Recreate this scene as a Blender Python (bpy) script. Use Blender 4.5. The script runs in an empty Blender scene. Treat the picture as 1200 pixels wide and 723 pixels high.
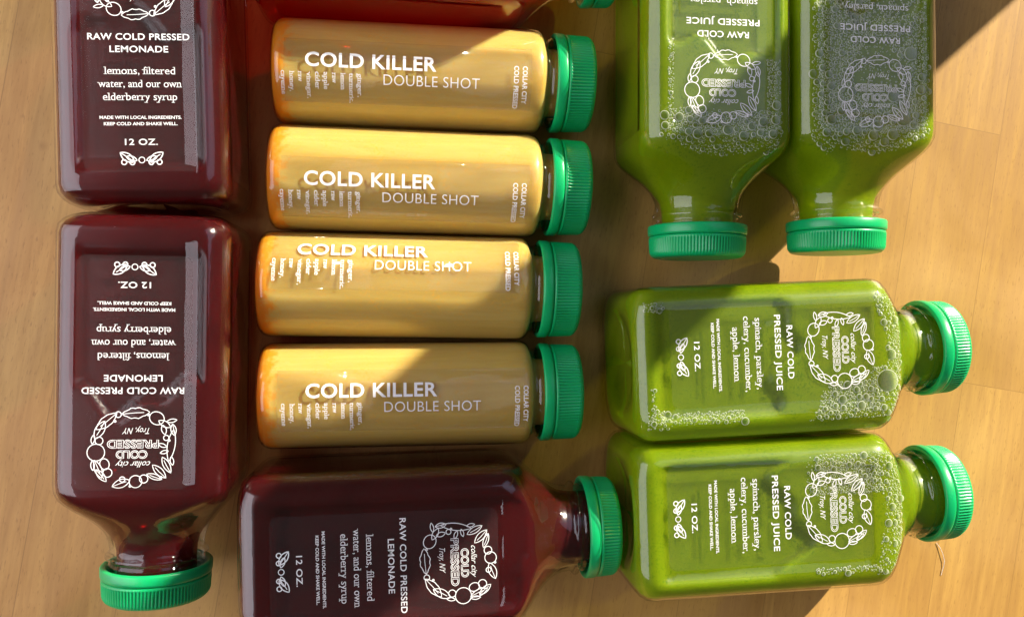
import bpy, bmesh, math, random
from mathutils import Vector, Matrix
S = 0.001                       # everything below is measured in millimetres
C = bpy.context.scene.collection
sc = bpy.context.scene
R_ = math.radians

# ------------------------------------------------------------------ camera
cam_d = bpy.data.cameras.new('camera'); cam = bpy.data.objects.new('camera', cam_d); C.objects.link(cam)
cr = Vector((0.99298, 0.0, 0.11828)); cu = Vector((-0.00067, 0.99998, 0.00563)); cd = Vector((0.11828, 0.00567, -0.99296))
m = Matrix.Identity(4)
for i in range(3):
    m[i][0] = cr[i]; m[i][1] = cu[i]; m[i][2] = -cd[i]
m.translation = Vector((0, 0, 352.63)) * S
cam.matrix_world = m
cam_d.sensor_width = 36.0; cam_d.lens = 36.0 * 1005.77 / 1200.0
cam_d.clip_start = 0.01; cam_d.clip_end = 50.0
sc.camera = cam

# ------------------------------------------------------------------ light
SUN_AZ, SUN_EL = 41.3, 24.0     # azimuth counted from +X towards +Y
w = bpy.data.worlds.new('World'); sc.world = w; w.use_nodes = True
bg = w.node_tree.nodes['Background']
bg.inputs[0].default_value = (1.0, 0.86, 0.72, 1); bg.inputs[1].default_value = 0.035     # the dim warm room round the table
def window_light(name, az, el, dist, sx, sy, power, col):
    d = bpy.data.lights.new(name, 'AREA'); d.shape = 'RECTANGLE'; d.size = sx; d.size_y = sy; d.energy = power; d.color = col
    o = bpy.data.objects.new(name, d); C.objects.link(o)
    v = Vector((math.cos(R_(az)) * math.cos(R_(el)), math.sin(R_(az)) * math.cos(R_(el)), math.sin(R_(el))))
    o.location = v * dist; o.rotation_euler = v.to_track_quat('Z', 'Y').to_euler()
window_light('window_light_across_the_room', 178, 34, 0.85, 0.95, 0.95, 4.3, (0.95, 0.90, 1.0))
window_light('window_light_beside_the_table', 38, 52, 1.2, 0.75, 0.75, 0.7, (0.60, 0.68, 1.0))
sd = bpy.data.lights.new('sun', 'SUN'); sd.energy = 5.0; sd.angle = R_(0.5); sd.color = (1.0, 0.9, 0.74)
so = bpy.data.objects.new('sun', sd); C.objects.link(so)
sv = Vector((math.cos(R_(SUN_AZ)) * math.cos(R_(SUN_EL)), math.sin(R_(SUN_AZ)) * math.cos(R_(SUN_EL)), math.sin(R_(SUN_EL))))
so.rotation_euler = sv.to_track_quat('Z', 'Y').to_euler(); so.location = sv * 3
sc.view_settings.view_transform = 'Standard'; sc.view_settings.look = 'None'
sc.view_settings.exposure = 1.12; sc.view_settings.gamma = 1.0
sc.render.engine = 'CYCLES'
sc.cycles.use_denoising = True
sc.cycles.max_bounces = 10; sc.cycles.transparent_max_bounces = 24
sc.cycles.sample_clamp_indirect = 6.0

# ------------------------------------------------------------------ materials
def mat(name):
    mt = bpy.data.materials.new(name); mt.use_nodes = True
    n = mt.node_tree.nodes; l = mt.node_tree.links
    return mt, n, l, n['Principled BSDF'], n['Material Output']

def setp(p, **k):
    for a, v in k.items():
        p.inputs[a.replace('_', ' ')].default_value = v

def noise(n, l, vec, scale, detail=3.0, rough=0.5, dist=0.0):
    t = n.new('ShaderNodeTexNoise'); t.inputs['Scale'].default_value = scale
    t.inputs['Detail'].default_value = detail; t.inputs['Roughness'].default_value = rough
    t.inputs['Distortion'].default_value = dist
    if vec is not None: l.new(vec, t.inputs['Vector'])
    return t

def ramp(n, l, src, p0, p1, c0=(0, 0, 0, 1), c1=(1, 1, 1, 1)):
    r = n.new('ShaderNodeValToRGB'); e = r.color_ramp.elements
    e[0].position = p0; e[1].position = p1; e[0].color = c0; e[1].color = c1
    l.new(src, r.inputs[0]); return r

def mixrgb(n, l, fac, a, b, mode='MIX'):
    x = n.new('ShaderNodeMix'); x.data_type = 'RGBA'; x.blend_type = mode
    for sock, v in ((x.inputs[0], fac), (x.inputs[6], a), (x.inputs[7], b)):
        if hasattr(v, 'is_linked'): l.new(v, sock)
        else: sock.default_value = v
    return x.outputs[2]

def math_(n, l, op, a, b=0.0):
    x = n.new('ShaderNodeMath'); x.operation = op
    for i, v in enumerate((a, b)):
        if hasattr(v, 'is_linked'): l.new(v, x.inputs[i])
        else: x.inputs[i].default_value = v
    return x.outputs[0]

def wood_mat():
    mt, n, l, p, o = mat('maple_staves')
    tc = n.new('ShaderNodeTexCoord'); mp = n.new('ShaderNodeMapping')
    mp.inputs['Rotation'].default_value = (0, 0, R_(99.5)); mp.inputs['Location'].default_value = (0.31, 0.0185, 0)
    l.new(tc.outputs['Object'], mp.inputs['Vector'])
    b = n.new('ShaderNodeTexBrick'); l.new(mp.outputs[0], b.inputs['Vector'])
    b.offset = 0.37; b.offset_frequency = 2; b.squash = 1.0
    b.inputs['Scale'].default_value = 1.0; b.inputs['Brick Width'].default_value = 0.30; b.inputs['Row Height'].default_value = 0.0375
    b.inputs['Mortar Size'].default_value = 0.00022; b.inputs['Mortar Smooth'].default_value = 0.6; b.inputs['Bias'].default_value = 0.0
    b.inputs['Color1'].default_value = (0.0, 0.0, 0.0, 1); b.inputs['Color2'].default_value = (1, 1, 1, 1); b.inputs['Mortar'].default_value = (0.5, 0.5, 0.5, 1)
    # per stave shift of the grain
    vm = n.new('ShaderNodeVectorMath'); vm.operation = 'SCALE'; l.new(b.outputs['Color'], vm.inputs[0]); vm.inputs['Scale'].default_value = 3.7
    va = n.new('ShaderNodeVectorMath'); va.operation = 'ADD'; l.new(mp.outputs[0], va.inputs[0]); l.new(vm.outputs[0], va.inputs[1])
    st = n.new('ShaderNodeMapping'); st.inputs['Scale'].default_value = (0.10, 1.0, 1.0); l.new(va.outputs[0], st.inputs['Vector'])
    g1 = noise(n, l, st.outputs[0], 420, 5, 0.62, 0.4)      # fine fibre
    g2 = noise(n, l, st.outputs[0], 90, 4, 0.55, 0.8)       # growth bands
    st2 = n.new('ShaderNodeMapping'); st2.inputs['Scale'].default_value = (0.22, 1.0, 1.0); l.new(va.outputs[0], st2.inputs['Vector'])
    g4 = noise(n, l, st2.outputs[0], 1500, 2, 0.5, 0.0)     # pores
    g3 = noise(n, l, mp.outputs[0], 14, 3, 0.5, 0.6)        # cloudy figure
    base = mixrgb(n, l, b.outputs['Color'], (0.46, 0.255, 0.060, 1), (0.63, 0.374, 0.098, 1))
    c = mixrgb(n, l, ramp(n, l, g2.outputs[0], 0.35, 0.70).outputs[0], base, (0.44, 0.245, 0.064, 1))
    c = mixrgb(n, l, math_(n, l, 'MULTIPLY', ramp(n, l, g1.outputs[0], 0.38, 0.70).outputs[0], 0.58), c, (0.36, 0.18, 0.048, 1))
    c = mixrgb(n, l, math_(n, l, 'MULTIPLY', ramp(n, l, g3.outputs[0], 0.4, 0.7).outputs[0], 0.42), c, (0.74, 0.46, 0.175, 1))
    c = mixrgb(n, l, math_(n, l, 'MULTIPLY', ramp(n, l, g4.outputs[0], 0.60, 0.72).outputs[0], 0.42), c, (0.28, 0.135, 0.04, 1))
    # a few small knots and specks
    vo = n.new('ShaderNodeTexVoronoi'); vo.inputs['Scale'].default_value = 16; l.new(mp.outputs[0], vo.inputs['Vector'])
    c = mixrgb(n, l, math_(n, l, 'MULTIPLY', ramp(n, l, vo.outputs['Distance'], 0.008, 0.04, (1, 1, 1, 1), (0, 0, 0, 1)).outputs[0], 0.28), c, (0.25, 0.11, 0.03, 1))
    c = mixrgb(n, l, math_(n, l, 'MULTIPLY', b.outputs['Fac'], 0.38), c, (0.16, 0.075, 0.025, 1))
    l.new(c, p.inputs['Base Color'])
    setp(p, Roughness=0.42); p.inputs['Specular IOR Level'].default_value = 0.35
    rr = ramp(n, l, g1.outputs[0], 0.2, 0.8, (0.36, 0.36, 0.36, 1), (0.55, 0.55, 0.55, 1)); l.new(rr.outputs[0], p.inputs['Roughness'])
    bp = n.new('ShaderNodeBump'); bp.inputs['Strength'].default_value = 0.10; bp.inputs['Distance'].default_value = 0.0004
    l.new(g1.outputs[0], bp.inputs['Height']); l.new(bp.outputs[0], p.inputs['Normal'])
    return mt

def clear_mat(name, tint=(1, 1, 1, 1), gloss=1.0, haze=0.0, hazecol=(0.85, 0.85, 0.85, 1), rough=0.03, bump=0.25, bscale=55, speck=False):
    # thin clear plastic: what is not mirrored by Fresnel goes straight through
    mt, n, l, p, o = mat(name); n.remove(p)
    tc = n.new('ShaderNodeTexCoord')
    nz = noise(n, l, tc.outputs['Object'], bscale, 2, 0.5, 0.3)
    bp = n.new('ShaderNodeBump'); bp.inputs['Strength'].default_value = bump; bp.inputs['Distance'].default_value = 0.0012
    l.new(nz.outputs[0], bp.inputs['Height'])
    tr = n.new('ShaderNodeBsdfTransparent'); tr.inputs[0].default_value = tint
    gl = n.new('ShaderNodeBsdfGlossy'); gl.inputs['Roughness'].default_value = rough; l.new(bp.outputs[0], gl.inputs['Normal'])
    lw = n.new('ShaderNodeLayerWeight'); lw.inputs[0].default_value = 0.5; l.new(bp.outputs[0], lw.inputs['Normal'])
    fr = math_(n, l, 'ADD', math_(n, l, 'MULTIPLY', math_(n, l, 'POWER', lw.outputs['Facing'], 5.0), 0.955 * gloss), 0.045 * gloss)   # Schlick, the same from both sides
    mx = n.new('ShaderNodeMixShader'); l.new(fr, mx.inputs[0]); l.new(tr.outputs[0], mx.inputs[1]); l.new(gl.outputs[0], mx.inputs[2])
    out = mx.outputs[0]
    if haze > 0:
        df = n.new('ShaderNodeBsdfDiffuse'); df.inputs[0].default_value = hazecol
        m2 = n.new('ShaderNodeMixShader'); m2.inputs[0].default_value = haze
        if speck:
            q = noise(n, l, tc.outputs['Object'], 2200, 2, 0.6); q2 = noise(n, l, tc.outputs['Object'], 28, 3, 0.6)
            v = math_(n, l, 'MULTIPLY', ramp(n, l, q.outputs[0], 0.3, 0.8).outputs[0], ramp(n, l, q2.outputs[0], 0.25, 0.75, (0.35, 0.35, 0.35, 1)).outputs[0])
            l.new(math_(n, l, 'MULTIPLY', math_(n, l, 'ADD', v, 0.18), haze), m2.inputs[0])
        l.new(out, m2.inputs[1]); l.new(df.outputs[0], m2.inputs[2]); out = m2.outputs[0]
    l.new(out, o.inputs['Surface'])
    return mt

def juice_mat(name, c1, c2, rad, scale, clear=0.0, tint=(1, 1, 1, 1), stretch=1.0, specks=None, spec=0.3, rough=0.35, sediment=None, nscale=40):
    mt, n, l, p, o = mat(name)
    tc = n.new('ShaderNodeTexCoord')
    mp = n.new('ShaderNodeMapping'); mp.inputs['Scale'].default_value = (stretch, 1, 1); l.new(tc.outputs['Object'], mp.inputs['Vector'])
    nz = noise(n, l, mp.outputs[0], nscale, 6, 0.68, 0.7)
    c = mixrgb(n, l, ramp(n, l, nz.outputs[0], 0.3, 0.72).outputs[0], c1, c2)
    if specks:                                      # pulp
        sp = noise(n, l, tc.outputs['Object'], 1100, 2, 0.6); s2 = noise(n, l, tc.outputs['Object'], 90, 3, 0.6)
        k = math_(n, l, 'MULTIPLY', ramp(n, l, sp.outputs[0], 0.52, 0.68).outputs[0], ramp(n, l, s2.outputs[0], 0.35, 0.7).outputs[0])
        c = mixrgb(n, l, k, c, specks)
    if sediment:
        sx = n.new('ShaderNodeSeparateXYZ'); l.new(tc.outputs['Object'], sx.inputs[0])
        n2 = noise(n, l, tc.outputs['Object'], 260, 4, 0.65)
        edge = math_(n, l, 'ADD', sx.outputs[0], math_(n, l, 'MULTIPLY', math_(n, l, 'SUBTRACT', n2.outputs[0], 0.5), 0.016))
        c = mixrgb(n, l, ramp(n, l, edge, 0.0035, 0.0075, (1, 1, 1, 1), (0, 0, 0, 1)).outputs[0], c, sediment)
    l.new(c, p.inputs['Base Color'])
    setp(p, Roughness=rough); p.inputs['Specular IOR Level'].default_value = spec
    p.subsurface_method = 'RANDOM_WALK'
    p.inputs['Subsurface Weight'].default_value = 1.0
    p.inputs['Subsurface Radius'].default_value = rad; p.inputs['Subsurface Scale'].default_value = scale * S
    if clear:                                       # the part of the light that goes through unscattered
        tr = n.new('ShaderNodeBsdfTransparent'); tr.inputs[0].default_value = tint
        mx = n.new('ShaderNodeMixShader'); mx.inputs[0].default_value = clear
        l.new(p.outputs[0], mx.inputs[1]); l.new(tr.outputs[0], mx.inputs[2]); l.new(mx.outputs[0], o.inputs['Surface'])
    return mt

def cap_mat():
    mt, n, l, p, o = mat('green_cap_plastic')
    tc = n.new('ShaderNodeTexCoord'); nz = noise(n, l, tc.outputs['Object'], 120, 3, 0.6)
    l.new(mixrgb(n, l, nz.outputs[0], (0.002, 0.37, 0.115, 1), (0.003, 0.46, 0.15, 1)), p.inputs['Base Color'])
    setp(p, Roughness=0.33); p.inputs['Specular IOR Level'].default_value = 0.5
    p.inputs['Subsurface Weight'].default_value = 0.6; p.inputs['Subsurface Radius'].default_value = (0.15, 1.0, 0.45); p.inputs['Subsurface Scale'].default_value = 1.6 * S
    bp = n.new('ShaderNodeBump'); bp.inputs['Strength'].default_value = 0.06; bp.inputs['Distance'].default_value = 0.0004
    l.new(noise(n, l, tc.outputs['Object'], 900, 2).outputs[0], bp.inputs['Height']); l.new(bp.outputs[0], p.inputs['Normal'])
    return mt

def ink_mat():
    mt, n, l, p, o = mat('white_ink')
    tc = n.new('ShaderNodeTexCoord'); q = noise(n, l, tc.outputs['Object'], 1400, 2)
    l.new(mixrgb(n, l, q.outputs[0], (0.74, 0.74, 0.74, 1), (0.9, 0.9, 0.9, 1)), p.inputs['Base Color'])
    setp(p, Roughness=0.5); return mt

def foam_mat():
    mt, n, l, p, o = mat('bubble_film'); n.remove(p)
    lw = n.new('ShaderNodeLayerWeight'); lw.inputs[0].default_value = 0.35
    rm = ramp(n, l, lw.outputs['Facing'], 0.06, 0.42, (0.02, 0.02, 0.02, 1), (0.9, 0.9, 0.9, 1))
    tr = n.new('ShaderNodeBsdfTransparent'); df = n.new('ShaderNodeBsdfDiffuse'); df.inputs[0].default_value = (0.74, 0.80, 0.62, 1)
    gl = n.new('ShaderNodeBsdfGlossy'); gl.inputs['Roughness'].default_value = 0.08
    a = n.new('ShaderNodeMixShader'); a.inputs[0].default_value = 0.12; l.new(df.outputs[0], a.inputs[1]); l.new(gl.outputs[0], a.inputs[2])
    b = n.new('ShaderNodeMixShader'); l.new(rm.outputs[0], b.inputs[0]); l.new(tr.outputs[0], b.inputs[1]); l.new(a.outputs[0], b.inputs[2])
    l.new(b.outputs[0], o.inputs['Surface']); return mt

def wall_mat():
    mt, n, l, p, o = mat('foam_wall'); n.remove(p)
    tr = n.new('ShaderNodeBsdfTransparent'); df = n.new('ShaderNodeBsdfDiffuse'); df.inputs[0].default_value = (0.88, 0.90, 0.78, 1)
    tl = n.new('ShaderNodeBsdfTranslucent'); tl.inputs[0].default_value = (0.88, 0.90, 0.78, 1)
    a = n.new('ShaderNodeMixShader'); a.inputs[0].default_value = 0.4; l.new(df.outputs[0], a.inputs[1]); l.new(tl.outputs[0], a.inputs[2])
    b = n.new('ShaderNodeMixShader'); b.inputs[0].default_value = 0.74; l.new(tr.outputs[0], b.inputs[1]); l.new(a.outputs[0], b.inputs[2])
    l.new(b.outputs[0], o.inputs['Surface']); return mt

M = dict(wall=wall_mat(),
    wood=wood_mat(), shell=clear_mat('clear_bottle_plastic', (0.97, 0.985, 0.975, 1), gloss=1.25, bump=0.35),
    film=clear_mat('clear_label_film', (0.97, 0.97, 0.97, 1), gloss=0.12, haze=0.014, rough=0.12, bump=0.15, bscale=90, speck=True),
    film_s=clear_mat('clear_label_film_on_shot', (0.98, 0.98, 0.98, 1), gloss=0.25, haze=0.014, rough=0.08, bump=0.3, bscale=90, speck=True),
    green=juice_mat('green_juice', (0.20, 0.295, 0.0015, 1), (0.265, 0.37, 0.004, 1), (0.75, 1.0, 0.06), 9.0, 0.28, (0.78, 0.85, 0.05, 1), specks=(0.13, 0.25, 0.002, 1), nscale=60),
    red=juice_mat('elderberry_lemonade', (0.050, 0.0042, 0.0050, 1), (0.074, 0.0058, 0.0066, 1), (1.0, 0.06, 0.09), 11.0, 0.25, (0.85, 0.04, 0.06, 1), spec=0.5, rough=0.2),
    red_lit=juice_mat('elderberry_lemonade_painted_glow', (0.30, 0.0025, 0.004, 1), (0.36, 0.004, 0.005, 1), (1.0, 0.06, 0.06), 16.0, 0.3, (0.95, 0.06, 0.04, 1), spec=0.5, rough=0.2),  # same lemonade, brighter: light shining through it is put into the colour
    yellow=juice_mat('ginger_shot', (0.56, 0.375, 0.085, 1), (0.70, 0.51, 0.155, 1), (1.0, 0.66, 0.24), 5.5, 0.06, (0.9, 0.6, 0.15, 1), stretch=0.12, specks=(0.72, 0.42, 0.07, 1), sediment=(0.80, 0.30, 0.012, 1), nscale=120),
    cap=cap_mat(), ink=ink_mat(), foam=foam_mat())

# ------------------------------------------------------------------ mesh helpers
def link(name, me, material, parent=None, smooth=True):
    o = bpy.data.objects.new(name, me); C.objects.link(o)
    if material and not me.materials: me.materials.append(material)
    if smooth: me.polygons.foreach_set('use_smooth', [True] * len(me.polygons))
    if parent: o.parent = parent
    return o

def mesh(name, vs, fs):
    me = bpy.data.meshes.new(name); me.from_pydata([(a * S, b * S, c * S) for a, b, c in vs], [], fs); me.update(); return me

def fix_normals(me):
    bm = bmesh.new(); bm.from_mesh(me); bmesh.ops.recalc_face_normals(bm, faces=bm.faces[:]); bm.to_mesh(me); bm.free()

def loft(name, rings, closed_ends=True):
    """rings: lists of equal length of points, joined in order"""
    vs = []; fs = []; N = len(rings[0])
    for r in rings: vs += r
    for i in range(len(rings) - 1):
        for j in range(N):
            a = i * N + j; b = i * N + (j + 1) % N
            fs.append((a, b, b + N, a + N))
    if closed_ends:
        for k in (0, len(rings) - 1):
            c = [sum(p[q] for p in rings[k]) / N for q in range(3)]
            vs.append(tuple(c)); ci = len(vs) - 1
            for j in range(N):
                a = k * N + j; b = k * N + (j + 1) % N
                fs.append((a, b, ci))
    me = mesh(name, vs, fs); fix_normals(me); return me

def interp(keys, u):
    for (a, b), (c, d) in zip(keys, keys[1:]):
        if a <= u <= c:
            t = (u - a) / (c - a) if c > a else 0
            return b + (d - b) * t
    return keys[-1][1]

def smoothstep(a, b, x):
    t = max(0.0, min(1.0, (x - a) / (b - a))); return t * t * (3 - 2 * t)

# ------------------------------------------------------------------ the square bottle
W = 56.8; H2 = W / 2; RC = 8.8
SQ = [(3.2, .4), (3.0, 12), (2.2, 16), (0.9, 19), (0.15, 21), (0.0, 22.3), (0.25, 23.8), (1.0, 25.4), (2.3, 26.9), (4.2, 28.0), (6.6, 28.4), (9, 28.4),
      (91, 28.4), (94, 28.25), (96.5, 27.8), (98.6, 26.9), (100.6, 25.6), (103, 23.7), (105.5, 21.6), (108, 19.7), (110.2, 18.2), (112.2, 17.15), (114.5, 16.4), (117, 16.0),
      (118.6, 15.9), (119.1, 17.0), (119.7, 17.5), (120.5, 17.4), (121.0, 16.4), (121.4, 15.7), (122.2, 15.7), (122.6, 16.3), (123.2, 16.3), (123.6, 15.7), (124.5, 15.6), (132, 15.6), (133, 14.0), (133.2, .4)]
def sq_rc(u, h):
    if u < 5: return min(h, RC + max(0, (23.8 - h)) * 2.2 + 0.25 * (28.4 - h))
    if u < 92: return RC
    t = smoothstep(92, 113, u)
    return min(h, RC + (h - RC) * t)

def sq_ring(u, h, rc, n_flat=22, n_arc=9, panel=0.0):
    pts = []; f = h - rc
    for q in range(4):
        for i in range(n_flat):
            s = -f + 2 * f * i / n_flat
            if panel and i in (1, n_flat - 1): s = (f - .45) * (1 if s > 0 else -1)
            if panel and i in (2, n_flat - 2): s = (f - .85) * (1 if s > 0 else -1)
            pts.append((s, h - (panel if 2 <= i <= n_flat - 2 else 0)))
        for i in range(n_arc):
            t = math.pi / 2 * i / n_arc; pts.append((f + rc * math.sin(t), f + rc * math.cos(t)))
        pts = [(-y, x) for x, y in pts]          # turn a quarter and go on
    return [(u, p[0], H2 + p[1]) for p in pts]

def densify(prof, step):
    out = [prof[0]]
    for (a, b), (c, d) in zip(prof, prof[1:]):
        k = max(1, int(math.hypot(c - a, d - b) / step)) if abs(c - a) > 3 else 1
        for i in range(1, k + 1): out.append((a + (c - a) * i / k, b + (d - b) * i / k))
    return out

def sq_shell():
    prof = [q for q in densify(SQ, 6)] + [(9.4, 28.4), (9.9, 28.4), (90.2, 28.4), (90.7, 28.4)]; prof[len(SQ):] = prof[len(SQ):]
    k = [q for q in prof if q[0] < 8 and q != prof[-1]]
    low = prof[:prof.index((9, 28.4)) + 1] if (9, 28.4) in prof else k
    rest = sorted([q for q in prof if 9 < q[0] < 91.0], key=lambda q: q[0]); hi = [q for q in prof if q[0] >= 91.0]
    return loft('bottle_shell', [sq_ring(u, h, sq_rc(u, h), panel=.38 if 9.8 < u < 90.3 else 0.0) for u, h in low + rest + hi])

def sq_juice(name, bubble):
    """bubble(u, v) -> 0..1 : where the air under the top face pushes the juice down"""
    inset = 0.75
    prof = [(u + (0.6 if u < 60 else -0.2), max(.3, h - inset)) for u, h in SQ if u < 111] + [(112.5, 15.6), (114.5, 14.4), (118, 13.6), (122, 13.4), (131, 13.4), (131.3, .3)]
    rings = []
    for u, h in densify(prof, 1.5):
        r = sq_ring(u, h, max(.2, min(h, sq_rc(u, h) - inset * .5)), 30, 10)
        q = []
        for (a, v, z) in r:
            lev = W - 0.95 - 2.3 * bubble(a, v)
            q.append((a, v, min(z, lev)))
        rings.append(q)
    return loft(name, rings)

# ------------------------------------------------------------------ caps
def cap_meshes(c0, c1, r, zc, rin):
    band = c0 + 4.3
    N = 168
    def ring(u, rad): return [(u, rad * math.cos(2 * math.pi * i / N), zc + rad * math.sin(2 * math.pi * i / N)) for i in range(N)]
    tamper = loft('tamper_band', [ring(c0 + 3.4, rin + .5), ring(c0 + .5, r - 2.0), ring(c0 + .12, r - 1.5), ring(c0, r - .8), ring(c0 + .15, r - .25), ring(c0 + .6, r + .05),
                                  ring(c0 + 3.2, r + .0), ring(c0 + 3.9, r - .2), ring(c0 + 4.1, r - .6), ring(c0 + 4.1, rin + .5)], False)
    n = 4 * 96
    def rib(u, ra, rb):
        o = []
        for i in range(n):
            rr = ra if (i % 4) in (0, 1) else rb
            t = 2 * math.pi * (i + (0.25 if i % 2 else -0.25) * 0) / n
            o.append((u, rr * math.cos(t), zc + rr * math.sin(t)))
        return o
    k = r - 0.35
    top = loft('cap', [rib(band - .15, k - .9, k - .9), rib(band, k - .35, k - .35), rib(band + .5, k, k), rib(band + 1.0, k, k), rib(band + 1.35, k, k - .5), rib(c1 - 2.4, k - .25, k - .75),
                       rib(c1 - 1.7, k - .45, k - .75), rib(c1 - .9, k - .95, k - .95), rib(c1 - .25, k - 1.8, k - 1.8), rib(c1, k - 2.9, k - 2.9), rib(c1, k - 6, k - 6)])
    return top, tamper

# ------------------------------------------------------------------ lettering
_slab_cache = {}
def text_polys(body, bold=0.0, shear=0.0, outline=False, serif=False, space=1.0):
    """outline font -> (verts2d, faces) in font units, bounds trimmed"""
    cu_ = bpy.data.curves.new('lettering', 'FONT'); cu_.body = body; cu_.size = 1.0; cu_.offset = bold; cu_.shear = shear; cu_.space_character = space
    cu_.resolution_u = 4; cu_.align_x = 'LEFT'
    ob = bpy.data.objects.new('lettering', cu_); C.objects.link(ob)
    dg = bpy.context.evaluated_depsgraph_get(); dg.update()
    me = bpy.data.meshes.new_from_object(ob.evaluated_get(dg), depsgraph=dg)
    vs = [(v.co.x, v.co.y) for v in me.vertices]; fs = [tuple(p.vertices) for p in me.polygons]
    if serif:
        cnt = {}
        for f in fs:
            for a, b in zip(f, f[1:] + f[:1]):
                k = (min(a, b), max(a, b)); cnt[k] = cnt.get(k, 0) + 1
        for (a, b), c in list(cnt.items()):
            if c != 1: continue
            (x0, y0), (x1, y1) = vs[a], vs[b]
            L = abs(x1 - x0)
            if abs(y1 - y0) < 0.004 and 0.045 < L < 0.13:
                top = y0 > 0.3
                if not (abs(y0) < 0.05 or y0 > 0.40 or y0 < -0.15): continue
                xa, xb = min(x0, x1) - 0.10, max(x0, x1) + 0.10
                if top: xb = max(x0, x1) + 0.004
                ya, yb = (y0 - 0.055, y0) if top else (y0, y0 + 0.055)
                i = len(vs); vs += [(xa, ya), (xb, ya), (xb, yb), (xa, yb)]; fs.append((i, i + 1, i + 2, i + 3))
    bpy.data.objects.remove(ob); bpy.data.curves.remove(cu_); bpy.data.meshes.remove(me)
    return vs, fs

class Print:
    """collects white print in label coordinates: x reads to the right, y up"""
    def __init__(self): self.vs = []; self.fs = []; self.n = 0
    def add(self, vs, fs):
        self.n += 1; z = (self.n % 9) * .006          # strokes that cross lie a hair above one another
        i = len(self.vs); self.vs += [(v[0], v[1], z) for v in vs]; self.fs += [tuple(a + i for a in f) for f in fs]
    def text(self, body, cx, cy, width, cap, align='C', rot=0.0, **k):
        """cap: height of a capital; cx, cy: middle of the capital height"""
        vs, fs = text_polys(body, **k)
        x0 = min(v[0] for v in vs); x1 = max(v[0] for v in vs)
        sx = width / (x1 - x0); sy = cap / 0.70
        ax = (x0 + x1) / 2 if align == 'C' else x0
        o = []
        for x, y in vs:
            X, Y = (x - ax) * sx, (y - 0.35) * sy
            if rot: X, Y = X * math.cos(rot) - Y * math.sin(rot), X * math.sin(rot) + Y * math.cos(rot)
            o.append((cx + X, cy + Y))
        if not k.get('outline'): self.add(o, fs); return
        nxt = {}; seen = {}
        for f in fs:
            for a, b in zip(f, f[1:] + f[:1]): seen[(a, b)] = 1
        for a, b in seen:
            if (b, a) not in seen: nxt[a] = b
        while nxt:
            a = next(iter(nxt)); lp = []
            while a in nxt: lp.append(a); a = nxt.pop(a)
            if len(lp) > 2: self.line([o[i] for i in lp], .21, True)
    def line(self, pts, wd=0.28, closed=False):
        n = len(pts); L = []; Rr = []
        for i in range(n):
            a = pts[(i - 1) % n] if (closed or i > 0) else pts[i]
            b = pts[(i + 1) % n] if (closed or i < n - 1) else pts[i]
            dx, dy = b[0] - a[0], b[1] - a[1]; q = math.hypot(dx, dy) or 1
            nx, ny = -dy / q * wd / 2, dx / q * wd / 2
            L.append((pts[i][0] + nx, pts[i][1] + ny)); Rr.append((pts[i][0] - nx, pts[i][1] - ny))
        m_ = n if closed else n - 1
        self.add(L + Rr, [(i, (i + 1) % n, n + (i + 1) % n, n + i) for i in range(m_)])
    def circle(self, cx, cy, r, wd=0.28, sx=1.0, rot=0.0):
        p = []
        for i in range(22):
            t = 2 * math.pi * i / 22; x, y = r * sx * math.cos(t), r * math.sin(t)
            p.append((cx + x * math.cos(rot) - y * math.sin(rot), cy + x * math.sin(rot) + y * math.cos(rot)))
        self.line(p, wd, True)
    def leaf(self, cx, cy, L, wd, rot, rib=True, wavy=0.0, lw=0.27):
        p = []
        for i in range(13):
            t = i / 12; p.append((-L / 2 + L * t, wd / 2 * math.sin(math.pi * t) ** 0.8 * (1 + wavy * math.sin(t * 22))))
        for i in range(11, 0, -1):
            t = i / 12; p.append((-L / 2 + L * t, -wd / 2 * math.sin(math.pi * t) ** 0.8 * (1 + wavy * math.sin(t * 22 + 1))))
        tr = lambda x, y: (cx + x * math.cos(rot) - y * math.sin(rot), cy + x * math.sin(rot) + y * math.cos(rot))
        self.line([tr(*q) for q in p], lw, True)
        if rib: self.line([tr(-L / 2, 0), tr(0, 0.1), tr(L * .3, 0)], lw * .8)

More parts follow.
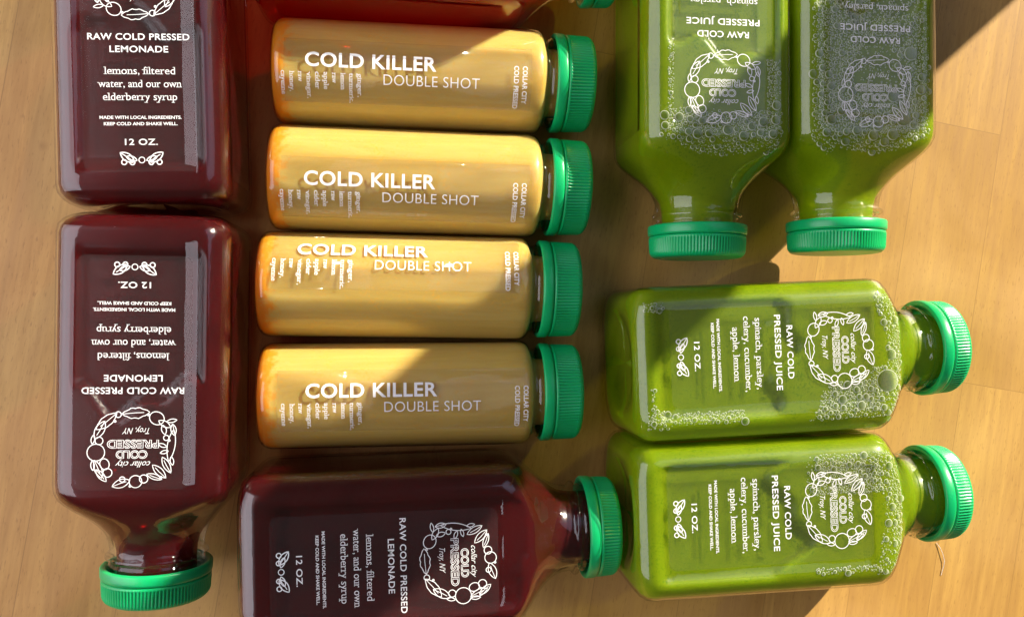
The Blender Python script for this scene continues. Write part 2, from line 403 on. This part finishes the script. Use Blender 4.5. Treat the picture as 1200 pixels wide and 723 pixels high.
def wreath(P, cy):
    k = 0.0955
    def at(zx, zy): return (-(zx - 298) * k, cy + (zy - 190) * k)
    D = math.pi / 180
    def C_(zx, zy, r, **q): x, y = at(zx, zy); P.circle(x, y, r * k, **q)
    def L_(zx, zy, L, wd, deg, **q): x, y = at(zx, zy); P.leaf(x, y, L * k, wd * k, deg * D, **q)
    C_(250, 75, 10); L_(308, 70, 92, 36, 184, wavy=.12); L_(212, 98, 88, 34, 40, wavy=.05); L_(190, 128, 70, 30, 62)
    C_(378, 88, 22, sx=1.15, rot=-.5); L_(404, 108, 46, 20, -30, rib=False); L_(428, 97, 34, 12, 190, rib=False); L_(402, 128, 34, 16, -75, rib=False)
    L_(427, 182, 112, 26, 82, rib=False); C_(410, 156, 9); L_(398, 182, 30, 12, -20, rib=False); L_(404, 205, 28, 11, 15, rib=False); L_(434, 128, 40, 18, 100)
    L_(412, 250, 62, 22, -62); L_(388, 272, 64, 24, -45); L_(372, 290, 54, 18, -20); L_(430, 236, 30, 12, -80, rib=False)
    C_(310, 306, 21); C_(337, 297, 14); L_(262, 312, 62, 28, 200); C_(266, 298, 9)
    C_(207, 245, 19, sx=.8, rot=.3); C_(217, 275, 15); L_(186, 262, 66, 24, 112); L_(196, 284, 54, 20, 130); L_(168, 250, 34, 12, 95, rib=False)
    C_(178, 205, 29); C_(188, 165, 13); L_(168, 160, 32, 12, 80, rib=False)
    for zx, zy in ((350, 76), (240, 98), (394, 292), (420, 165), (292, 322)): C_(zx, zy, 3.0, wd=.3)
    P.text('collar city', *at(300, 247), 11.0, 2.0, shear=.45, bold=-.002)
    P.text('COLD', *at(296, 213), 9.8, 2.5, bold=.016, outline=True)
    P.text('PRESSED', *at(300, 177), 16.2, 2.6, bold=.016, outline=True)
    P.text('Troy, NY', *at(308, 132), 8.6, 2.0, shear=.4, bold=-.002)

def sprig(P, cy):
    P.circle(0, cy - .2, 0.95)
    for s in (-1, 1):
        P.leaf(s * 4.6, cy + .7, 5.4, 2.5, s * 0.62, lw=.36); P.circle(s * 3.0, cy - 1.0, .75, wd=.36); P.circle(s * 5.6, cy - .9, .8, wd=.36)
        P.leaf(s * 3.2, cy + .3, 3.6, 1.5, s * .35, rib=False, lw=.34)

def label_print(kind):
    P = Print(); B = dict(bold=.013, space=1.06)
    sr = dict(serif=True, bold=-.002)
    if kind == 'green':
        P.text('RAW COLD', 0, 57.2, 19.2, 2.25, **B); P.text('PRESSED JUICE', 0, 52.7, 27.2, 2.25, **B)
        P.text('spinach, parsley,', 0, 45.5, 25.6, 2.5, **sr); P.text('celery, cucumber,', 0, 41.2, 27.0, 2.5, **sr); P.text('apple, lemon', 0, 37.0, 19.5, 2.5, **sr)
    else:
        P.text('RAW COLD PRESSED', 0, 57.2, 32.4, 2.1, **B); P.text('LEMONADE', 0, 53.1, 18.6, 2.1, **B)
        P.text('lemons, filtered', 0, 46.0, 22.6, 2.5, **sr); P.text('water, and our own', 0, 41.7, 26.8, 2.5, **sr); P.text('elderberry syrup', 0, 37.4, 23.5, 2.5, **sr)
    P.text('MADE WITH LOCAL INGREDIENTS.', 0, 30.5, 26.0, 1.02, bold=.022); P.text('KEEP COLD AND SHAKE WELL.', 0, 28.4, 23.4, 1.02, bold=.022)
    P.text('12 OZ.', 0, 22.4, 10.4, 2.0, **B)
    sprig(P, 16.6)
    Q = Print(); wreath(Q, 76.0)
    return P, Q

def flat_print(name, P, z):
    vs = [(y, -x, z + q) for x, y, q in P.vs]
    me = mesh(name, vs, P.fs)
    bm = bmesh.new(); bm.from_mesh(me)
    for f in bm.faces:
        f.normal_update()
        if f.normal.z < 0: f.normal_flip()
    bm.to_mesh(me); bm.free(); return me

def film_flat(u0, u1, hw, z, r=3.0):
    out = []
    for cxx, cyy, a0 in ((u1 - r, hw - r, 0), (u0 + r, hw - r, 90), (u0 + r, -hw + r, 180), (u1 - r, -hw + r, 270)):
        for i in range(7):
            t = math.radians(a0 + 15 * i); out.append((cxx + r * math.cos(t), cyy + r * math.sin(t)))
    n = len(out)
    vs = [(x, y, z) for x, y in out] + [(x, y, z + .12) for x, y in out]
    fs = [tuple(range(n, 2 * n)), tuple(range(n - 1, -1, -1))] + [(i, (i + 1) % n, n + (i + 1) % n, n + i) for i in range(n)]
    return mesh('label', vs, fs)

# ------------------------------------------------------------------ foam
def foam_mesh(seed, regions, nmax, zlev, rmin=.32, rmax=1.0, bigs=()):
    """regions: f(u, v) -> chance of a bubble there"""
    rnd = random.Random(seed); done = []; vs = []; fs = []; mi = []
    cell = {}
    def ok(u, v, r):
        for du in (-1, 0, 1):
            for dv in (-1, 0, 1):
                for (a, b, c) in cell.get((int(u // 6) + du, int(v // 6) + dv), ()):
                    if (a - u) ** 2 + (b - v) ** 2 < ((c + r) * 0.93) ** 2: return False
        return True
    def put(u, v, r):
        done.append((u, v, r)); cell.setdefault((int(u // 6), int(v // 6)), []).append((u, v, r))
    for b in bigs: put(*b)
    for stage, r_lo, r_hi, tries in ((0, rmax * .8, rmax * 1.5, 260), (1, rmax * .45, rmax * .85, 1500), (2, rmin * 1.4, rmax * .5, 8000), (3, rmin, rmin * 1.5, 26000)):
        for _ in range(tries):
            u = rnd.uniform(3, 103); v = rnd.uniform(-25, 25); h = interp(SQ, u); d = regions(u, v) if abs(v) < h - .55 * sq_rc(u, h) else 0.0
            if rnd.random() > d: continue
            r = rnd.uniform(r_lo, r_hi) * (0.75 + .35 * d)
            if ok(u, v, r): put(u, v, r)
            if len(done) > nmax: break
    for (u, v, r) in done:
        n = 8 if r < .45 else 12 if r < .8 else 20; i0 = len(vs); ks = (0, .42, .72, .93, 1.0)
        zz = min(.62 * r, .55); zb = zlev(u, v)
        wl = min(.26, .13 + .10 * r) / r; rows = [(r, 0), (r * (1 - wl * .35), zz * .62), (r * (1 - wl), zz * .70), (r * (1 - wl) * .75, zz * .9), (r * .35, zz)]
        for (rr, z) in rows:
            for j in range(n):
                t = 2 * math.pi * j / n; vs.append((u + rr * math.cos(t), v + rr * math.sin(t), zb + z))
        vs.append((u, v, zb + zz)); top = len(vs) - 1
        for k in range(len(rows) - 1):
            for j in range(n):
                a = i0 + k * n + j; b = i0 + k * n + (j + 1) % n; fs.append((a, b, b + n, a + n)); mi.append(0 if k < 2 else 1)
        k = i0 + (len(rows) - 1) * n
        for j in range(n): fs.append((k + j, k + (j + 1) % n, top)); mi.append(1)
    me = mesh('foam', vs, fs); me.materials.append(M['wall']); me.materials.append(M['foam']); me.polygons.foreach_set('material_index', mi); return me

# ------------------------------------------------------------------ setting
def box(name, x0, x1, y0, y1, z0, z1, material, parent=None, bev=0.0):
    me = bpy.data.meshes.new(name); bm = bmesh.new(); bmesh.ops.create_cube(bm, size=1.0)
    for v in bm.verts: v.co = Vector(((x0 + x1) / 2 + v.co.x * (x1 - x0), (y0 + y1) / 2 + v.co.y * (y1 - y0), (z0 + z1) / 2 + v.co.z * (z1 - z0))) * S
    if bev: bmesh.ops.bevel(bm, geom=bm.edges[:], offset=bev * S, segments=2, affect='EDGES')
    bm.to_mesh(me); bm.free(); return link(name, me, material, parent, smooth=False)

t = box('tabletop', -900, 900, -700, 800, -36, 0, M['wood'], None, 2.0)
t['kind'] = 'structure'; t['label'] = 'honey maple wooden tabletop made of glued staves'
# unseen upright added between the sun and the table to cast the diagonal shade
def upright():
    e = bpy.data.objects.new('shade_post', None); C.objects.link(e)
    s_, n_ = 610, 42.5; az = R_(SUN_AZ)
    e.location = Vector((s_ * math.cos(az) + n_ * math.sin(az), s_ * math.sin(az) - n_ * math.cos(az), 0)) * S
    e.rotation_euler = (0, 0, az)
    e['label'] = 'unseen square wooden post added at the far corner of the tabletop to cast a band of shade'; e['category'] = 'post'
    box('post_foot', -34, 34, -40, 40, 0, 10, M['wood'], e, 1.5); box('post_shaft', -28, 28, -29.5, 29.5, 10, 640, M['wood'], e, 1.5)
upright()

# ------------------------------------------------------------------ things
def thing(name, label, cat, x, y, deg, group):
    e = bpy.data.objects.new(name, None); C.objects.link(e); e.empty_display_size = 0.02
    e.location = (x * S, y * S, 0); e.rotation_euler = (0, 0, R_(deg)); e['label'] = label; e['category'] = cat; e['group'] = group
    return e

SHELL = sq_shell(); CAP, BAND = cap_meshes(123.4, 136.0, 19.0, H2, 15.6)
ZL = W - .36
FILM = film_flat(12.6, 89.8, 18.4, ZL)
LET = {}; WRE = {}
for kd in ('green', 'red'):
    P, Q = label_print(kd)
    LET[kd] = flat_print('lettering', P, ZL + .17); WRE[kd] = flat_print('wreath', Q, ZL + .17)

def blob(u0, u1, v0, v1, soft=2.5, wob=0.0, ph=0.0):
    def f(u, v):
        e1 = u1 + wob * math.sin(v * .16 + ph) + wob * .5 * math.sin(v * .37 + ph * 2)
        a = smoothstep(u0 - soft, u0 + soft, u) * (1 - smoothstep(e1 - soft * .5, e1 + soft * .5, u))
        b = smoothstep(v0 - soft * .6, v0 + soft * .6, v) * (1 - smoothstep(v1 - soft * .6, v1 + soft * .6, v))
        return a * b
    return f

def square_bottle(name, label, cat, x, y, deg, group, kind, bubble, dv=0.0, du=0.0, foam=None, juice=None):
    e = thing(name, label, cat, x, y, deg, group)
    link('bottle_shell', SHELL, M['shell'], e)
    link('juice', sq_juice('juice', bubble), M[juice or kind], e)
    c = link('cap', CAP, M['cap'], e); link('tamper_band', BAND, M['cap'], c)
    lb = link('label', FILM, M['film'], e, smooth=False); lb.location = (du * S, dv * S, 0)
    link('lettering', LET[kind], M['ink'], lb, smooth=False); link('wreath', WRE[kind], M['ink'], lb, smooth=False)
    if foam:
        f = link('foam', foam, M['foam'], e); f['kind'] = 'stuff'
    return e

GR = 'red lemonade bottles'; GG = 'green juice bottles'; GS = 'ginger shot bottles'
square_bottle('lemonade_bottle', 'dark red lemonade bottle lying at the upper left, its print reading upright', 'bottle', -89.2, 36.6, 91.6, GR, 'red',
              blob(13, 60, -21, 19, 2.5, 4, 1.0), -1.6, -2.4)
square_bottle('lemonade_bottle', 'dark red lemonade bottle with upside-down print, green cap pointing down at lower left', 'bottle', -89.2, 33.9, 269.35, GR, 'red',
              blob(14, 62, -19, 21, 2.5, 5, 2.2), -.7, 2.2)
square_bottle('lemonade_bottle', 'dark red lemonade bottle lying sideways below the ginger shots, cap pointing right', 'bottle', -58.3, -84.2, 1.2, GR, 'red',
              blob(15, 100, -20, 18, 2.5, 3, .4), -3.0, -1.0)
square_bottle('lemonade_bottle', 'lemonade bottle with a bright red glow painted into its juice, cut off by the top edge above the ginger shots', 'bottle', -57.0, 140.9, -1.6, GR, 'red',
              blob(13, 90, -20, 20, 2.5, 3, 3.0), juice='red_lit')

def ztop(bub):
    def f(u, v):
        h = interp(SQ, max(4.5, min(u, 116))); rc = sq_rc(u, h); d = max(0.0, abs(v) - (h - rc))
        z = H2 + h - rc + math.sqrt(max(0.0, rc * rc - d * d))
        return z - 0.98 - 2.0 * bub(u, v) - d * .05
    return f
b1 = blob(10, 62, -19, 22, 2.5, 4, 0.5); b2 = blob(10, 50, -20, 22, 2.5, 4, 1.5); b3 = blob(9, 56, -19, 22, 2.5, 5, 0.2); b4 = blob(10, 58, -20, 21, 2.5, 6, 2.6)
def fr1(u, v):
    d = smoothstep(84, 88, u + .004 * v * v) * (1 - smoothstep(98, 101, u + .012 * v * v)) * .9
    if 17 < v < 22 and u > 66: d = max(d, .75)
    if -20 < v < -18 and 60 < u < 86: d = max(d, .3)
    return d if abs(v) < 22.5 else 0
def fr2(u, v):
    if abs(v) > 22.5: return 0
    d = smoothstep(40, 56, u - .5 * v * (v < 0)) * (1 - smoothstep(98.5, 101, u + .012 * v * v)) * .95
    if ((u - 72) / 13) ** 2 + ((v - 2) / 9) ** 2 < 1: d *= .18
    if v < -14: d = max(d, .8 * smoothstep(28, 36, u) * (1 - smoothstep(98, 101, u)))
    if v > 9: d *= .75
    d *= .55 + .45 * smoothstep(76, 90, u + .03 * v * v)
    return d
def fr3(u, v):
    if abs(v) > 22.5: return 0
    e = u + .010 * v * v; d = 0
    if v > -4: d = .95 * smoothstep(94, 96, e) * (1 - smoothstep(101.5, 103, e))
    else: d = .95 * smoothstep(88, 92, e) * (1 - smoothstep(101.5, 103, e))
    if v < -9: d = max(d, .95 * smoothstep(64, 69, u + (v + 22) * -.5) * (1 - smoothstep(100, 102, e)))
    if 4 < u < 12 and (v < -16 or v > 19): d = max(d, .6)
    if -21.5 < v < -17.5 and 8 < u < 40: d = max(d, .7)
    if 5.5 < u < 7.0 and v < -8: d = max(d, .4)
    return d
def fr4(u, v):
    if abs(v) > 22.5: return 0
    e = u + .010 * v * v; d = 0
    if v > 8: d = .95 * smoothstep(62, 72, u) * (1 - smoothstep(101, 103, e))
    d = max(d, .9 * smoothstep(92.5, 95, e) * (1 - smoothstep(101, 103, e)) * (1 if v > -12 else .55))
    if -21 < v < -18.5 and 66 < u < 94: d = max(d, .55)
    return d
square_bottle('green_juice_bottle', 'green juice bottle at the top, half in sunlight, left of its shaded twin', 'bottle', 111.6, 157.4, 269.9, GG, 'green', b1, 0, .3,
              foam_mesh(11, fr1, 2200, ztop(b1), .24, 1.2, [(91.5, 2, 1.9), (93, -5, 1.5), (90, 11, 1.6), (88, -12, 1.3)]))
square_bottle('green_juice_bottle', 'dark green juice bottle at the top right, shaded and full of foam', 'bottle', 168.7, 159.8, 269.9, GG, 'green', b2, .8, 2.6,
              foam_mesh(12, fr2, 4200, ztop(b2), .26, 1.25, [(64, 15, 2.6), (80, 8, 2.2), (88, 12, 3.0), (91, 2, 2.0), (94, 8, 2.2), (86, -12, 1.7), (93, -6, 1.8), (77, -16, 1.5)]))
square_bottle('green_juice_bottle', 'bright green juice bottle lying sideways at the right, upper of two, foam round its shoulder', 'bottle', 79.4, -19.1, 2.4, GG, 'green', b3, 2.8, .1,
              foam_mesh(13, fr3, 3000, ztop(b3), .22, 1.05, [(94.5, -9.5, 4.2), (96.5, 0, 2.1), (84, -18, 1.7), (92, -16, 1.2), (74, -17.6, 1.1), (70, -18.5, 1.0), (77, -18.5, 1.2)]))
square_bottle('green_juice_bottle', 'bright green juice bottle lying sideways at the right, lower of two, cap pointing right', 'bottle', 79.9, -76.1, 1.8, GG, 'green', b4, 2.6, -1.5,
              foam_mesh(14, fr4, 2600, ztop(b4), .22, 1.0, [(74, 17, 1.3), (80, 18.5, 1.2), (68, 18, 1.2), (86, 14, 1.1)]))

# ------------------------------------------------------------------ ginger shots
RS = 20.0
SP = [(1.8, .3), (1.8, 12.5), (.7, 15.5), (.1, 17), (.3, 18.1), (1.1, 19.1), (2.4, 19.75), (4, 20), (96.5, 20), (98.4, 19.85), (99.6, 19.4), (100.4, 18.7), (101.0, 17.8), (101.4, 17.1), (102.0, 16.8), (103.2, 16.7),
      (103.6, 17.3), (104.2, 17.3), (104.6, 16.7), (117.4, 16.6), (117.6, .3)]
def cyl_ring(u, r, zc=RS, n=120): return [(u, r * math.sin(2 * math.pi * i / n), zc + r * math.cos(2 * math.pi * i / n)) for i in range(n)]
SSHELL = loft('bottle_shell', [cyl_ring(u, r) for u, r in densify(SP, 6)])
def shot_juice(seed, u0, u1, depth):
    rings = []
    prof = [(u + (.5 if u < 50 else -.3), max(.3, r - .5)) for u, r in SP if u < 101] + [(101.2, 15.6), (101.8, 13.8), (104, 12.8), (116, 12.6), (116.2, .3)]
    for u, r in densify(prof, 1.4):
        q = []
        for a, v, z in cyl_ring(u, r):
            d = depth * smoothstep(u0 - 2.5, u0 + 2.5, a) * (1 - smoothstep(u1 - 2.5, u1 + 2.5, a + .035 * v * v))
            q.append((a, v, min(z, 2 * RS - .5 - d)))
        rings.append(q)
    return loft('juice', rings)
SCAP, SBAND = cap_meshes(104.9, 120.2, 18.9, RS, 16.7)

def wrap(name, P, r):
    """label x runs along the bottle, y is arc length on the cylinder; axis is the object's own X"""
    me = mesh(name, P.vs, P.fs)
    bm = bmesh.new(); bm.from_mesh(me)
    for _ in range(2):
        ed = [e for e in bm.edges if abs(e.verts[0].co.y - e.verts[1].co.y) > 1.2 * S]
        if ed: bmesh.ops.subdivide_edges(bm, edges=ed, cuts=1)
    bmesh.ops.triangulate(bm, faces=bm.faces[:])
    for v in bm.verts:
        a = v.co.y / (RS * S); v.co = Vector((v.co.x, r * S * math.sin(a), r * S * math.cos(a)))
    for f in bm.faces:
        f.normal_update(); c = f.calc_center_median()
        if f.normal.y * c.y + f.normal.z * c.z < 0: f.normal_flip()
    bm.to_mesh(me); bm.free(); return me

def shot_label():
    P = Print()
    P.text('COLD KILLER', 13.2, 0, 46.8, 4.9, align='L', bold=.021, space=1.06)
    P.text('DOUBLE SHOT', 41.0, -6.1, 34.9, 3.8, align='L', bold=-.008, space=1.05)
    for i, wd in enumerate(('ginger,', 'turmeric,', 'lemon', 'raw', 'apple', 'cider', 'vinegar,', 'raw', 'honey,', 'cayenne')):
        P.text(wd, 32.6 - 3.0 * i, -4.4, 1.2 * len(wd), 1.7, align='L', rot=-math.pi / 2, serif=True, bold=.006)
    P.text('COLLAR CITY', 92.6, .8, 13.6, 1.75, align='L', rot=-math.pi / 2, bold=.02)
    P.text('COLD PRESSED', 89.4, .8, 15.6, 1.75, align='L', rot=-math.pi / 2, bold=.02)
    return wrap('lettering', P, RS + .22)
SLET = shot_label()
def shot_film():
    vs = []; fs = []; n = 24
    for k, r in enumerate((RS + .03, RS + .14)):
        for i in range(n + 1):
            a = (-15.6 + 23.2 * i / n) / RS
            for u in (5.5, 95): vs.append((u, r * math.sin(a), r * math.cos(a)))
    q = 2 * (n + 1)
    for i in range(n):
        a = 2 * i; fs.append((a, a + 2, a + 3, a + 1)); fs.append((q + a, q + a + 1, q + a + 3, q + a + 2))
        fs.append((a, q + a, q + a + 2, a + 2)); fs.append((a + 1, a + 3, q + a + 3, q + a + 1))
    fs.append((0, 1, q + 1, q)); a = 2 * n; fs.append((a, q + a, q + a + 1, a + 1))
    me = mesh('label', vs, fs); fix_normals(me); return me
SFILM = shot_film()
for i, (lab, x, y, deg, roll, du, u0, u1, dp) in enumerate((
        ('yellow ginger shot bottle, topmost of the four, partly shaded by the red bottle above it', -50.1, 91.5, -.73, -1.2, -.3, 4, 96, 1.1),
        ('yellow ginger shot bottle, second from the top, brightest, sunlit along its whole length', -51.7, 51.45, -1.1, -7.7, 1.0, 6, 97, .9),
        ('yellow ginger shot bottle, third from the top, its print rolled upwards', -55.6, 11.2, -.9, 38.0, 2.0, 5, 97, .9),
        ('yellow ginger shot bottle, lowest of the four, mostly in shade, just above a red bottle', -55.1, -31.0, .2, 9.6, 5.0, 6, 97, 1.0))):
    e = thing('shot_bottle', lab, 'bottle', x, y, deg, GS)
    link('bottle_shell', SSHELL, M['shell'], e)
    link('juice', shot_juice(i, u0, u1, dp), M['yellow'], e)
    c = link('cap', SCAP, M['cap'], e); link('tamper_band', SBAND, M['cap'], c)
    lb = link('label', SFILM, M['film_s'], e); lb.location = (du * S * .5, 0, RS * S); lb.rotation_euler = (-R_(roll), 0, 0)
    lt = link('lettering', SLET, M['ink'], lb, smooth=False); lt.location = (du * S * .5, 0, 0)

# ------------------------------------------------------------------ a loose fibre on the table
def fibre():
    pts = [(229.5, -100.5, .25), (231.0, -102.6, .5), (232.3, -105.6, .7), (233.0, -108.6, .6), (232.7, -111.0, .4), (232.0, -113.2, .3), (231.6, -115.0, .2)]
    vs = []; fs = []; n = 6; P = []
    for i in range(len(pts) - 1):
        for k in range(5):
            t_ = k / 5; P.append(tuple(a + (b - a) * t_ for a, b in zip(pts[i], pts[i + 1])))
    P.append(pts[-1])
    for i, p in enumerate(P):
        r = .11 if 0 < i < len(P) - 1 else .05
        for j in range(n):
            a = 2 * math.pi * j / n; vs.append((p[0] + r * math.cos(a), p[1], p[2] + r * math.sin(a)))
    for i in range(len(P) - 1):
        for j in range(n):
            a = i * n + j; b = i * n + (j + 1) % n; fs.append((a, b, b + n, a + n))
    fs.append(tuple(range(n))); fs.append(tuple(range(len(vs) - n, len(vs))))
    me = mesh('loose_fibre', vs, fs); fix_normals(me)
    o = link('loose_fibre', me, M['ink']); o['label'] = 'short white loose fibre lying on bare wood below the lower right cap'; o['category'] = 'fibre'
fibre()
